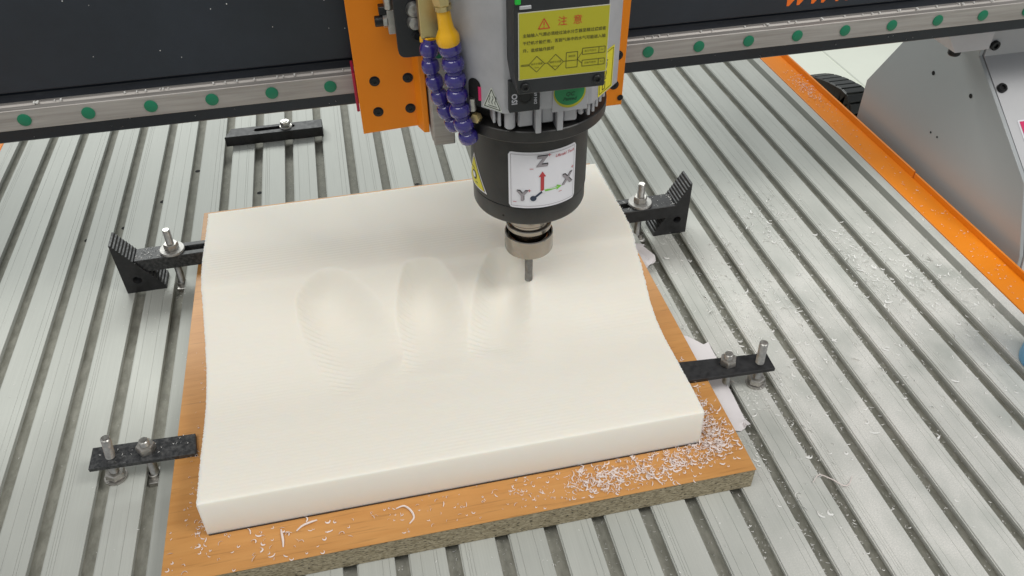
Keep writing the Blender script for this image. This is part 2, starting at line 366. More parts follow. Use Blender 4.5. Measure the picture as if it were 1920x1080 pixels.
# drilled holes seen in a few slots
for (x, y) in ((.157, .70), (.207, .72), (.305, .86), (.407, .77), (.657, .735), (.257, .78)):
    m = MB(); m.lathe([(.0042, -.0144), (0, -.0144)], (x, y, 0), n=14); m.build('drain_hole', M['hole'], bed, smooth=0)
# orange side rails: flat strip with a turned-up lip
def side_rail(x0, x1, flip):
    m = MB(); m.box(x0, x1, Y0, Y1, -.03, .0012, .0008)
    rl = m.build('side_rail', M['orange'], bed)
    xl = x1 if not flip else x0 - .003
    for (a, b, h) in ((Y0, .548, .0105), (.5495, Y1, .0125)):
        t = MB(); t.box(xl, xl + .003, a, b, -.03, h, .001); t.build('rail_lip', M['orange'], rl)
side_rail(1.3790, 1.4220, False); side_rail(-.078, -.0245, True)

# =================================================================== BASE BOARD
T = .0295
board = thing('base_board', 'chipboard base board with beech laminate face under the cream foam block', 'board', (.63, .36, 0))
b_ = MB(); b_.box(.3391, .9236, .0648, .6650, .0002, T - .0009, .0004); b_.build('chipboard_core', M['chipboard'], board)
b_ = MB(); b_.box(.3387, .9240, .0644, .6654, T - .0009, T, .0002); b_.build('laminate_face', M['laminate'], board)

# =================================================================== FOAM BLOCK
def interp(x, xs, ys):
    if x <= xs[0]: return ys[0]
    for i in range(1, len(xs)):
        if x <= xs[i]:
            t = (x - xs[i - 1]) / (xs[i] - xs[i - 1])
            # monotone-ish cubic through neighbours
            m0 = (ys[i] - ys[max(i - 2, 0)]) / max(1e-9, xs[i] - xs[max(i - 2, 0)]); m1 = (ys[min(i + 1, len(ys) - 1)] - ys[i - 1]) / max(1e-9, xs[min(i + 1, len(xs) - 1)] - xs[i - 1])
            h = xs[i] - xs[i - 1]; t2 = t * t; t3 = t2 * t
            return (2 * t3 - 3 * t2 + 1) * ys[i - 1] + (t3 - 2 * t2 + t) * h * m0 + (-2 * t3 + 3 * t2) * ys[i] + (t3 - t2) * h * m1
    return ys[-1]
PY = [.109, .1125, .118, .14, .18, .2227, .250, .2753, .3044, .3208, .3374, .3543, .3643, .3785, .3952, .4146, .4369, .47, .502, .530]
PZ = [.0782, .0789, .0791, .0792, .0780, .0760, .0782, .0839, .0957, .1045, .1134, .1224, .1296, .1335, .1357, .1362, .1349, .1338, .1336, .1335]
PYs = [PY[0] + (PY[-1] - PY[0]) * k / 420 for k in range(421)]
PZs = [interp(y, PY, PZ) for y in PYs]
def prof(y):
    t = (y - PY[0]) / (PY[-1] - PY[0]) * 420; i = max(0, min(419, int(t))); u = max(0, min(1, t - i)); return PZs[i] * (1 - u) + PZs[i + 1] * u
# three scoops: foot and head of the deepest line, reach of the left and right walls
SC = [((.5540, .2350), (.5010, .3560), .0415, .0540), ((.6205, .2350), (.6240, .3560), .0355, .0450), ((.6935, .2350), (.7260, .3520), .0365, .0335)]
FT = [0, .20, .40, .60, .75, .86, .94, 1.0, 1.1]; FZ = [.0722, .0732, .0757, .0805, .0865, .0940, .1040, .1230, .150]
def sstep(a, b, x):
    t = max(0., min(1., (x - a) / (b - a))); return t * t * (3 - 2 * t)
def foam_z(x, y):
    shift = .018 * (x - .3785) / .5 * min(1, max(0, (y - .25) / .05))
    base = prof(min(.530, y + shift)); depth = 0.; step = 0.
    for (a, b, wl, wr) in SC:
        ax = b[0] - a[0]; ay = b[1] - a[1]; L2 = ax * ax + ay * ay; L = math.sqrt(L2)
        t = ((x - a[0]) * ax + (y - a[1]) * ay) / L2; s = ((x - a[0]) * ay - (y - a[1]) * ax) / L
        if t < -.1 or t > 1.05: continue
        nar = math.sqrt(max(.02, 1 - (max(0, t - .45) / .62) ** 2)) * (1.18 - .18 * sstep(-.1, .50, t)); q = abs(s) / ((wl if s < 0 else wr) * nar)
        if q >= 1: continue
        D = max(0., base - interp(max(0, t), FT, FZ)) * sstep(-.10, .14, t)
        d = D * (1 - q * q) ** (1.0 if s < 0 else 1.6); 
        if d > depth: depth = d; step = min(1, d / .0015) * (sstep(.25, .7, q) if s < 0 else .35 * sstep(.4, .8, q))
    return base - depth + .00006 * math.sin(2 * math.pi * y / .0042) * (1 if .115 < y < .42 else .3) + step * .00042 * math.sin(2 * math.pi * (y + .35 * x) / .0062)
NX, NY = 230, 440
FX0, FX1, FXt0, FXt1, FY0, FY1 = .3785, .8802, .3800, .8792, .1095, .5050
foam = MB(); vs = []; fs = []
for j in range(NY + 1):
    y = FY0 + (FY1 - FY0) * j / NY
    for i in range(NX + 1):
        x = FXt0 + (FXt1 - FXt0) * i / NX
        e_ = min(i, NX - i, j, NY - j); drop = .0009 if e_ == 0 else (.0001 if e_ == 1 else 0)
        jag = rnd.uniform(-.0004, .0004) * (2.2 if i and .29 < y < .47 else 1) if (i in (0, NX)) else 0
        vs.append((x + jag, y, foam_z(x, y) - drop))
for j in range(NY):
    for i in range(NX):
        a = j * (NX + 1) + i; fs.append((a, a + 1, a + NX + 2, a + NX + 1))
per = [(i, 0) for i in range(NX)] + [(NX, j) for j in range(NY)] + [(i, NY) for i in range(NX, 0, -1)] + [(0, j) for j in range(NY, 0, -1)]
o = len(vs)
for (i, j) in per:
    vs.append((FX0 + (FX1 - FX0) * i / NX, .1092 + (FY1 - .1092) * j / NY, T + .0016))
m_ = len(per)
for k in range(m_):
    k2 = (k + 1) % m_; a = per[k][1] * (NX + 1) + per[k][0]; b = per[k2][1] * (NX + 1) + per[k2][0]
    fs.append((o + k, o + k2, b, a))
fs.append(tuple(reversed(range(o, o + m_))))
foam_t = thing('foam_block', 'thick cream foam block with a half carved petal relief on top', 'foam block', (.63, .3, T))
foam.add(vs, fs); foam.build('carved_foam', M['foam'], foam_t, smooth=50)
g_ = MB(); g_.box(FX0 + .0012, FX1 - .0008, .1086, FY1 - .001, T + .0001, T + .0017); g_.build('glue_line', M['glue'], foam_t, smooth=0)

# =================================================================== CLAMPS
def step_block(mb, xa, xt, yf, yb, h, hole):
    """right triangle: upright edge at xa, toe at xt, stepped slope, a cross hole"""
    n = 19; s = 1 if xt > xa else -1; W = abs(xt - xa)
    pts = [(xa, .0)]; top = [(xa, h)]
    poly = [(xa, 0.0), (xt, 0.0), (xt, .004)]
    for k in range(n):
        t0 = 1 - k / n; t1 = 1 - (k + 1) / n
        x_0 = xa + s * W * t0; x_1 = xa + s * (W * t1 + .002); z0 = .004 + (h - .004) * (1 - t0); z1 = .004 + (h - .004) * (1 - t1)
        poly += [(x_0, z0 + (z1 - z0) * .75), (xa + s * (W * t1 + .0008), z1 - (z1 - z0) * .10)]
    poly.append((xa, h))
    mb.sheet(poly, [circle(hole[0], hole[1], .0058, 20)], yf, yb, 'xz', 0); return mb
def t_nut(t, x, y):
    m = MB(); m.lathe([(.0054, -.0030), (.0062, -.0034), (.0062, -.0142), (0, -.0142)], (x, y, 0), n=20); m.box(x - .0062, x + .0062, y - .011, y + .011, -.0144, -.0080, .0006); m.build('slot_nut', M['dull_steel'], t)
def nut_washer(t, c, z, af=.0165, h=.009, washer=.0155, tilt=(0, 0, 1), ph=.3):
    ax = Vector(tilt).normalized(); P = Vector((c[0], c[1], z))
    if washer:
        for k in range(2):
            m = MB(); m.lathe([(.0055, 0), (washer - .0004, 0), (washer, .0004), (washer, .0014), (washer - .0004, .0018), (.0055, .0018)], P + ax * (.0001 + k * .0019), ax, 28); m.build('washer', M['washer_zinc'], t)
        P = P + ax * .0039
    m = MB(); hexprof(m, P, ax, af, h, ph); return m.build('hex_nut', M['dull_steel'], t)

# rear left step clamp
t = thing('step_clamp', 'black stepped clamp at left rear, its triangular block standing on the bed', 'clamp', (.29, .555, 0))
m = MB(); step_block(m, .2403, .2912, .5392, .5700, .0812, (.2585, .0205)); m.build('step_block', M['blackox'], t, smooth=20)
m = MB(); m.sheet([(.2622, .5416), (.405, .5416), (.405, .5693), (.2622, .5693)], [rrect(.298, .395, .5500, .5610, .005)], .0300, .0500, 'xy', .0007); m.build('clamp_bar', M['blackox_dusty'], t, smooth=20)
m = MB(); thread(m, (.3085, .5555, -.012), (.3110, .5545, .0845), .0050); m.build('stud', M['steel'], t)
t_nut(t, .3077, .5550); nut_washer(t, (.3103, .5549), .0500, af=.0165, h=.0085, washer=.0158, tilt=(.03, -.01, 1))
# rear right step clamp
t = thing('step_clamp', 'black stepped clamp at right rear, pressing the board beside the spindle', 'clamp', (.97, .515, 0))
m = MB(); step_block(m, 1.0211, .9722, .4985, .5325, .0838, (1.0055, .0240)); m.build('step_block', M['blackox'], t, smooth=20)
m = MB(); m.sheet([(.890, .4980), (1.0015, .4980), (1.0015, .5300), (.890, .5300)], [rrect(.900, .962, .5085, .5195, .005)], .0300, .0500, 'xy', .0007); m.build('clamp_bar', M['blackox'], t, smooth=20)
m = MB(); thread(m, (.9525, .5145, -.012), (.9525, .5145, .0840), .0053); m.build('stud', M['steel'], t)
t_nut(t, .9567, .5145); nut_washer(t, (.9525, .5145), .0500, af=.0170, h=.0090, washer=.0165, ph=.0)
# front straps
def strap_clamp(label, corners, zt, th, stud, jack, nut_ph, dusty, stud_top, jack_top, z_jn):
    cx = sum(c[0] for c in corners) / 4; cy = sum(c[1] for c in corners) / 4
    t = thing('strap_clamp', label, 'clamp', (cx, cy, 0))
    m = MB(); m.sheet(corners, [], zt - th, zt, 'xy', .0004); m.build('strap', M['blackox_dusty'] if dusty else M['blackox'], t, smooth=20)
    m = MB(); thread(m, stud, stud_top, .0050); m.build('stud', M['steel'], t)
    ax = (Vector(stud_top) - Vector(stud)).normalized(); q = Vector(stud) + ax * ((zt - stud[2]) / ax.z)
    m = MB(); hexprof(m, q, ax, .0168, .0095, nut_ph); m.build('hex_nut', M['dull_steel'], t)
    t_nut(t, round((stud[0] - .00675) / .05) * .05 + .00675, stud[1])
    m = MB(); thread(m, jack, jack_top, .0050); m.build('jack_screw', M['steel'], t)
    ax = (Vector(jack_top) - Vector(jack)).normalized()
    m = MB(); hexprof(m, Vector(jack) + ax * z_jn, ax, .0180, .0085, nut_ph + .4); m.build('hex_nut', M['dull_steel'], t)
    m = MB(); m.lathe([(.0053, 0), (.0118, 0), (.0118, .0018), (.0053, .0018)], (jack[0], jack[1], .0006), (0, 0, 1), 28); m.build('washer', M['dull_steel'], t)
strap_clamp('dusty black flat strap clamp at left front with two upright bolts', [(.2543, .2413), (.2543, .2131), (.3622, .2095), (.3588, .2373)], .0349, .0052, (.3074, .2265, -.012), (.2695, .2256, .0006), .2, True, (.3118, .2250, .0515), (.2785, .2250, .0640), .0028)
strap_clamp('clean black flat strap clamp at right front next to the pile of shavings', [(1.0047, .2124), (.893, .2214), (.893, .1912), (1.0035, .1871)], .0349, .0052, (.9591, .2070, -.012), (.9914, .1993, .0006), .05, False, (.9525, .2060, .0515), (.9890, .1993, .0675), .0028)
# rear loose clamp bar bolted into a slot
t = thing('clamp_bar', 'black slotted clamp bar bolted flat to the bed below the gantry at left', 'clamp', (.44, .91, 0))
m = MB(); m.sheet([(.3535, .9030), (.5165, .9012), (.5165, .9300), (.3635, .9315)], [rrect(.402, .470, .9130, .9225, .0046)], .0002, .0178, 'xy', .0006); m.build('slotted_bar', M['blackox'], t, smooth=20)
m = MB(); m.lathe([(.0, .0178), (.0105, .0178), (.0110, .0185), (.0100, .0205), (.0, .0205)], (.4555, .9172, 0), n=24); m.build('flange', M['steel'], t)
m = MB(); hexprof(m, (.4555, .9172, .0203), (0, 0, 1), .0150, .0085, .2); m.lathe([(.0045, 0), (.0045, .0012), (0, .0012)], (.4555, .9172, .0288), n=14); m.build('bolt_head', M['steel'], t)

# =================================================================== GANTRY
gan = thing('gantry', 'dark gantry beam with steel linear rail and grey side panel crossing the bed', 'gantry', (.7, .55, .3))
XB0, XB1 = -.25, 1.62
m = MB(); m.box(XB0, XB1, .4456, .66, .2885, .3420, .0015); m.box(XB0, XB1, .4405, .66, .3445, .62, .0012); m.box(XB0, XB1, .4470, .655, .338, .350); bm_ = m.build('beam', M['beam'], gan)
# linear rail: profiled bar with a gothic groove on each flank
p = [(.4456, .3125), (.4400, .3125), (.4385, .3140), (.4350, .3140), (.4335, .3118), (.4262, .3118), (.4256, .3124), (.4256, .3326), (.4262, .3332), (.4335, .3332), (.4350, .3310), (.4385, .3310), (.4400, .3326), (.4456, .3326)]
caps = [.2555 + .06 * k for k in range(-7, 23)]
m = MB(); m.prism([(a, b) for a, b in p], XB0, XB1, 'yz'); rail = m.build('linear_rail', M['rail'], gan, smooth=0)
first = None
LEFT = [(47, 222), (168, 210)]
for k, x in enumerate(caps + [.2555 - .06 * 8]):
    if x > .60: x = x - .0098
    if first is None:
        m = MB(); m.lathe([(.0064, .0001), (.0064, .0009), (.0060, .0011), (0, .0011)], (x, .4256, .3224), (0, -1, 0), 24); first = m.build('hole_cap', M['capgreen'], rail); x_first = x
    else: copy_part(first, rail, (x - x_first, 0, 0))
# lettering on the beam, cut off by the top of the photograph
pr = Print(); pr.put(text2d('www.s', .040, 'LEFT', .0013, .35, 1.05))
pr.lay('lettering', M['lettering'], gan, lambda x, y: (1.066 + x, .4402, .3660 + y))
# side panel
ply = [(.7470, -.12), (.7482, .0145), (.7498, .0692), (.690, .1640), (.62, .2878), (.53, .2878), (.53, .2116), (.4529, .1585), (.3714, .1005), (.3277, .0095), (.300, -.12)]
m = MB(); m.prism(ply, 1.4402, 1.4462, 'yz', .0006); sp_ = m.build('side_panel', M['panel_grey'], gan)
for (y, z, r) in ((.6031, .1513, .0034), (.5167, .1568, .0034), (.566, .0704, .0018), (.550, .0711, .0018)):
    m = MB(); m.lathe([(r, 0), (0, 0)], (1.4398, y, z), (-1, 0, 0), 14); m.build('screw_hole', M['hole'], sp_, smooth=0)
# sloping front cover
cv = [(.528, .2880), (.528, .2110), (.4515, .1565), (.3700, .0985), (.3265, .0085), (.295, -.12), (.60, -.12), (.60, .2880)]
m = MB(); m.prism(cv, 1.4478, 1.80, 'yz', 0); cov = m.build('front_cover', M['cover_grey'], gan, smooth=20)
def cov_pt(x, t):  # point on the sloping face, t along from upper fold down
    return Vector((x, .528 - (.528 - .3700) * t, .2110 - (.2110 - .0985) * t))
nrm = Vector((0, -.1125, .158)).normalized(); nrm.y = -abs(nrm.y)
for (c, ax) in ((Vector((1.4565, .528, .2270)), Vector((0, -1, 0))), (cov_pt(1.4560, .2645), Vector((0, -.58, .81)))):
    m = MB(); socket_screw(m, None, c, ax, .0068, .005); m.build('screw', M['bolt_black'], cov)
fr = Print(); fr.put(tri2d(rrect(0, .10, 0, .075, .002)))
def onslope(x, y, d=.0006): q = cov_pt(1.4628 + x, 1.060 - y / .194 * 1.0); return q + Vector((0, -.58, .81)) * d
fr.lay('safety_label', M['white_label'], cov, lambda x, y: onslope(x, y + .03, .0006))
fr = Print(); fr.put(tri2d([(.0025, .048), (.0975, .048), (.0975, .0725), (.0025, .0725)])); fr.lay('label_band', M['magenta'], cov, lambda x, y: onslope(x, y + .03, .0012))
# mounting bracket under the beam and its bolt
m = MB(); m.prism([(1.355, .2880), (1.362, .262), (1.386, .2281), (1.4385, .2281), (1.4385, .2880)], .5150, .60, 'xz', .0008); brk = m.build('mount_bracket', M['bracket_grey'], gan, smooth=20)
m = MB(); m.lathe([(0, 0), (.0085, 0), (.0085, .008), (.0070, .010), (0, .010)], (1.398, .530, .2280), (0, 0, -1), 20); m.build('mount_bolt', M['bolt_black'], brk)
m = MB(); m.box(1.386, 1.4375, .5165, .56, .2880, .2884); m.build('shim', M['bolt_black'], brk)

# =================================================================== CARRIAGE
car = thing('tool_carriage', 'orange carriage plate with black bolts riding on the gantry rail', 'carriage', (.72, .39, .3))
YP = .3905
holes = [(.6015, .3360 + .0), (.6353, .3360), (.6012, .3040), (.6350, .3040)]
import itertools
def Yat(x, z): return (x, YP, z)
m = MB(); m.sheet([(.5825, .2817), (.6360, .2842), (.8450, .2806), (.8663, .2806), (.8710, .62), (.5825, .62)], [], YP, YP + .016, 'xz', .0006); pl = m.build('carriage_plate', M['orange'], car, smooth=20)
for (x, z) in ((.6008, .3400), (.6345, .3400), (.6005, .3057), (.6340, .3057), (.8560, .3055), (.8582, .3392)):
    m = MB(); m.lathe([(.0046, -.0004), (.0046, .0003), (.0054, .0003), (.0054, -.0004)], (x, YP, z), (0, -1, 0), 24)
    m.lathe([(.0046, -.0002), (0, -.0002)], (x, YP - .0003, z), (0, -1, 0), 24)
    m.lathe([(.0040, 0), (.0040, .0008), (.0036, .0010), (.0022, .0010), (.0021, .0002), (0, .0002)], (x, YP - .0003, z), (0, -1, 0), 18); m.build('socket_screw', M['bolt_black'], pl)
m = MB(); m.lathe([(.0034, .0004), (0, .0004)], (.8640, YP - .0003, .2897), (0, -1, 0), 18); m.build('screw_hole', M['hole'], pl, smooth=0)
for xa, xb, xc in ((.6400, .6450, .6508),):
    m = MB(); m.prism([(xa, YP + .0005), (xb, YP - .0135), (xc, YP - .0140), (xc, YP + .0005)], .2826, .62, 'xy', .0006); m.build('flange', M['orange'], car, smooth=20)
m = MB(); m.prism([(.835, YP + .0005), (.828, YP - .0135), (.820, YP - .0140), (.820, YP + .0005)], .2826, .62, 'xy', .0006); m.build('flange', M['orange'], car, smooth=20)
for x in (.6525, .7980):
    pz = [(x, YP + .001), (x, .3700), (x + .0018, .3680), (x + .0018, .3640), (x + .0006, .3625), (x + .0006, .3600), (x + .0014, .3592), (x + .0216, .3592), (x + .0224, .3600), (x + .0224, .3625), (x + .0212, .3640), (x + .0212, .3680), (x + .0230, .3700), (x + .0230, YP + .001)]
    m = MB(); m.prism(pz, .2760, .62, 'xy', .0003); gr = m.build('guide_rail', M['rail'], car, smooth=0)
    for z in (.318, .378, .438):
        m = MB(); m.lathe([(.0062, .0001), (.0062, .0008), (0, .0010)], (x + .0115, .3592, z), (0, -1, 0), 20); m.build('hole_cap', M['capgreen'], gr)
for z in (.3225,):
    m = MB(); m.box(.5792, .5822, .404, .436, z - .0215, z + .0215, .0006); m.build('wiper_seal', M['red_seal'], car)
    m = MB(); m.box(.8665, .8695, .404, .436, z - .0215, z + .0215, .0006); m.build('wiper_seal', M['red_seal'], car)
for xa, xb in ((.585, .648), (.800, .862)): m = MB(); m.box(xa, xb, YP + .016, .440, .3010, .3440, .001); m.build('bearing_block', M['dull_steel'], car)
# black slide plate with rounded foot, polished screws in a pocket
m = MB(); m.sheet(rpoly([(.6255, .3785), (.6700, .3785), (.6700, .62), (.6240, .62)], .0080), [], .3530, .3590, 'xz', .0005); sl = m.build('slide_plate', M['boxblack'], car, smooth=20)
for z in (.4255, .4135):
    m = MB(); m.lathe([(.0060, 0), (.0072, .001), (.0072, .004), (.0055, .0075), (.0022, .008), (0, .008)], (.6432, .3530, z), (0, -1, 0), 16); m.build('cap_screw', M['steel'], sl)
m = MB(); m.lathe([(.0050, .0002), (.0050, .0010), (.0046, .0012), (.0028, .0012), (.0026, .0004), (0, .0004)], (.6445, .3530, .3985), (0, -1, 0), 18); m.build('socket_screw', M['bolt_black'], sl)
# sensor bracket and bolts at the left of the slide plate
m = MB(); m.box(.6197, .6268, .370, .382, .3955, .4190, .0008); bk = m.build('stop_block', M['dull_steel'], car)
m = MB(); m.lathe([(0, 0), (.0048, .001), (.0052, .010), (.0046, .030), (0, .030)], (.6225, .3740, .4185), (.02, 0, 1), 14); m.build('stop_pin', M['steel'], bk)
m = MB(); hexprof(m, (.6198, .3755, .4075), (-1, 0, 0), .0115, .0042, .1); m.build('hex_nut', M['steel'], bk)
m = MB(); m.lathe([(0, 0), (.0050, 0), (.0052, .001), (.0052, .0070), (.0046, .0078), (.0026, .0078), (.0024, .005), (0, .005)], (.6156, .3755, .4075), (-1, 0, 0), 16); m.build('cap_screw', M['bolt_black'], bk)
m = MB(); m.box(.6125, .6198, .374, .384, .4130, .4210, .0006); m.build('sensor', M['bolt_black'], bk)

# =================================================================== SPINDLE
SX, SY = .7445, .32
spn = thing('spindle_motor', 'black and grey router spindle with warning stickers above the foam', 'spindle', (SX, SY, .22))
m = MB(); m.lathe([(0, .2275), (.0545, .2275), (.0572, .2290), (.0583, .2315), (.0583, .2484), (.0575, .2490), (.0575, .2496), (.0590, .2502), (.0590, .3240), (.0596, .3246), (.0600, .3315), (.0744, .3330), (.0750, .3338), (.0750, .3440), (.0742, .3448), (0, .3448)], (SX, SY, 0), n=96); bodyo = m.build('spindle_body', M['spindle_black'], spn, smooth=30)
m = MB(); m.lathe([(.0012, 0), (0, 0)], (SX - .0370, SY - .0452, .2370), (-.63, -.77, 0), 10); m.build('set_screw', M['hole'], bodyo, smooth=0)
# nose ring and collet nut
m = MB(); m.lathe([(.0235, .2280), (.0246, .2240), (.0246, .2000), (.0240, .1990), (.0222, .1986), (.0222, .1942), (.0242, .1940), (.0248, .1932), (.0248, .1890), (.0242, .1882), (.0222, .1878), (.0216, .1840), (.0216, .1600)], (SX, SY, 0), n=72); m.build('spindle_nose', M['nickel'], spn, smooth=30)
m = MB(); m.lathe([(.0206, .1765), (.0232, .1768), (.0244, .1800), (.0250, .1808), (.0260, .1812), (.0267, .1803), (.0267, .1600), (.0262, .1588), (.0240, .1580), (.0120, .1580), (.0108, .1600), (0, .1600)], (SX, SY, 0), n=72); nuto = m.build('collet_nut', M['nickel'], spn, smooth=30)
# housing: octagonal grey casing
def octo(a, b): return [(SX + a, SY - b), (SX + b, SY - a), (SX - b, SY - a), (SX - a, SY - b), (SX - a, SY + b), (SX - b, SY + a), (SX + b, SY + a), (SX + a, SY + b)]
m = MB(); m.prism(rpoly(octo(.075, .040), .004, 3), .3672, .62, 'xy', 0); hs = m.build('housing', M['housing'], spn, smooth=40)
# recess and finned inner body below the casing
m = MB(); m.lathe([(.060, .344), (.060, .369)], (SX, SY, 0), n=48); m.build('inner_body', M['spindle_black'], spn)
def front_y(x):  # front of the octagon at x
    d = abs(x - SX); return SY - .075 if d < .040 else SY - .075 + (d - .040)
m = MB()
for (x, wd, zb, dy) in ((.7357, .0052, .3435, .0010), (.7556, .0056, .3440, .0010)): m.box(x - wd / 2, x + wd / 2, SY - .0765 + dy, SY - .060, zb, .3715, .0006)
for (x, wd, zb) in ((.7455, .012, .3495), (.7255, .014, .3480), (.7665, .013, .3485), (.7770, .005, .3535)): m.box(x - wd / 2, x + wd / 2, front_y(x) + .006, SY - .045, zb, .3700, .0015)
for k in range(5): x = .7815 + k * .0046; m.box(x, x + .0025, front_y(x) + .0025, front_y(x) + .02, .3545 + k * .002, .3700, .0004)
for k in range(2): x = .7010 - k * .0042; m.box(x, x + .0022, front_y(x) + .004, front_y(x) + .02, .351 + .0015 * k, .3700, .0004)
m.build('cooling_fin', M['housing'], hs)
m = MB(); m.lathe([(0, .3495), (.0040, .3495), (.0049, .3505), (.0049, .3690), (0, .3690)], (.7108, .2515, 0), n=20); m.build('standoff', M['housing'], hs)
# slot in the left chamfer with fittings inside
def chL(u, z, d=0.):  # u along the left chamfer from its front edge backwards
    return (SX - .040 - u * .70711 - d * .70711, SY - .075 + u * .70711 - d * .70711, z)
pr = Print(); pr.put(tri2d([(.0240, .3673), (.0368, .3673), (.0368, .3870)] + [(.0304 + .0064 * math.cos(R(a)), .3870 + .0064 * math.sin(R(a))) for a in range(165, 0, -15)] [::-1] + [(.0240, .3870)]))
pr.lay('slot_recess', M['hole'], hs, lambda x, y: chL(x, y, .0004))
m = MB(); m.lathe([(0, 0), (.0032, 0), (.0032, .012), (0, .012)], chL(.0330, .362, .001), (0, 0, 1), 14); m.build('slot_pin', M['steel'], hs)
m = MB(); hexprof(m, chL(.0300, .3545, -.003), (-.7, -.7, .1), .0085, .006, .3); m.build('slot_nut', M['brass'], hs)
m = MB(); m.lathe([(0, 0), (.0018, 0), (.0018, .013), (0, .013)], chL(.0252, .3735, -.0006), (0, 0, 1), 10); m.build('red_wire', M['magenta'], hs)
# hot-surface triangle on the left chamfer
tri = rpoly([(.0015, .3680), (.0225, .3686), (.0125, .3900)], .0010, 3); cx_ = .015
pr = Print(); pr.put(tri2d(tri)); pr.lay('hot_surface_sticker', M['pale_label'], hs, lambda x, y: chL(x, y, .0003))
pr = Print(); pr.outline([(.0036, .3695), (.0203, .3700), (.0124, .3872)], .0007)
for k in range(3):
    x = .0085 + k * .0032; pr.outline([(x + .0008 * math.sin(q * .9), .3735 + q * .0011) for q in range(8)], .0006, False)
pr.put(line2d((.0070, .3715), (.0165, .3717), .0006)); pr.lay('sticker_print', M['ink'], hs, lambda x, y: chL(x, y, .0005))
# yellow label on the right chamfer
def chR(u, z, d=0.): return (SX + .040 + u * .70711 + d * .70711, SY - .075 + u * .70711 - d * .70711, z)
pr = Print(); pr.put(tri2d([(.0105, .3683), (.0375, .3683), (.0375, .4085), (.0105, .4085)])); pr.lay('yellow_sticker', M['bright_yellow'], hs, lambda x, y: chR(x, y, .0003))
pr = Print(); pr.outline([(.0125, .3703), (.0355, .3703), (.0355, .4065), (.0125, .4065)], .0007)
pr.lay('sticker_border', M['olive_ink'], hs, lambda x, y: chR(x, y, .0005))
pr = Print(); pr.outline(circle(.020, .3945, .0042, 14), .0010); pr.outline(circle(.0205, .3870, .0035, 14), .0010); pr.put(line2d((.016, .400), (.026, .3985), .0009)); pr.put(line2d((.017, .3815), (.024, .3820), .0010)); pr.outline([(.0180, .3790), (.0225, .3790), (.0225, .3725), (.0180, .3725)], .0008)
pr.lay('sticker_print', M['ink'], hs, lambda x, y: chR(x, y, .0006))
# terminal box with the yellow warning plate
BY = .215
m = MB(); m.prism([(.7080, .4180), (.7108, .3995), (.7848, .3990), (.7848, .62), (.7080, .62)], BY, .2462, 'xz', .0009); tb = m.build('terminal_box', M['boxblack'], spn, smooth=20)
for (x, z) in ((.7163, .4062), (.7777, .4065)):
    m = MB(); m.lathe([(.0036, 0), (.0036, .0016), (.0030, .0021), (.0019, .0021), (.0018, .0008), (0, .0008)], (x, BY, z), (0, -1, 0), 18); m.build('socket_screw', M['bolt_black'], tb)
m = MB(); m.box(.7120, .7215, BY - .0012, BY + .001, .4712, .4740, .0004); m.build('latch_tab', M['housing'], tb)
m = MB(); m.box(.7085, .7130, BY - .0022, BY + .001, .4755, .4850, .0006); m.build('green_terminal', plain('terminal_green', (.01, .45, .04), .35), tb)
m = MB(); m.box(.7110, .7853, BY - .0004, BY + .0001, .4125, .4687); wl = m.build('warning_label', M['label_edge'], tb, smooth=0)
def onbox(x, y, d=0.): return (.7110 + x, BY - .0006 - d, .4125 + y)   # label 74.3 x 56.2 mm
pr = Print(); pr.put(tri2d([(.0007, .0007), (.0737, .0007), (.0737, .0556), (.0007, .0556)])); pr.lay('label_face', M['yellow_label'], tb, lambda x, y: onbox(x, y))
pr = Print(); pr.put(text2d('注', .0080), .0356, .0462); pr.put(text2d('意', .0080), .0480, .0462)
pr.outline([(.0162, .0420), (.0252, .0420), (.0207, .0500)], .0008); pr.put(line2d((.0207, .0475), (.0207, .0446), .0009)); pr.put(line2d((.0207, .0437), (.0207, .0428), .0009))
pr.lay('warning_heading', M['red_ink'], tb, lambda x, y: onbox(x, y, .0002))
pr = Print()
for k, s in enumerate(('主轴输入气源必须经过油水分离器至精过滤或者', '干燥机才能使用，否则气体中的水气可能进入轴', '承，造成轴承损坏')):
    pr.put(text2d(s, .00325, 'LEFT', .00005), .0035 if k else .0035, .0372 - k * .0062)
sq = lambda cx, cy, a, b: [(cx - a, cy), (cx, cy + b), (cx + a, cy), (cx, cy - b)]
pr.outline(sq(.0150, .0128, .0066, .0068), .00055); pr.outline(sq(.0306, .0128, .0066, .0068), .00055)
pr.outline([(.0395, .0068), (.0490, .0068), (.0490, .0200), (.0395, .0200)], .00055)
for y in (.0068, .0170): pr.outline([(.0530, y), (.0735 - .0015, y), (.0735 - .0015, y + .0052), (.0530, y + .0052)], .00055); pr.put(line2d((.0668, y), (.0668, y + .0052), .00055))
for a, b in (((.0020, .0132), (.0084, .0132)), ((.0020, .0122), (.0084, .0122)), ((.0216, .0128), (.0240, .0128)), ((.0372, .0128), (.0395, .0128)), ((.0490, .0134), (.0530, .0196)), ((.0490, .0134), (.0530, .0094)), ((.0395, .0128), (.0490, .0128))): pr.put(line2d(a, b, .0005))
for s, x, y in (('油水分离器', .0150, .0130), ('5μm', .0150, .0100), ('精密过滤器', .0306, .0130), ('0.01μm', .0306, .0095), ('减压阀', .0442, .0165), ('松刀气压力', .0597, .0196), ('0.6', .0695, .0196), ('主轴气密封', .0597, .0094), ('0.2', .0695, .0094)): pr.put(text2d(s, .0020), x, y)
pr.lay('warning_text', M['olive_ink'], tb, lambda x, y: onbox(x, y, .0002))
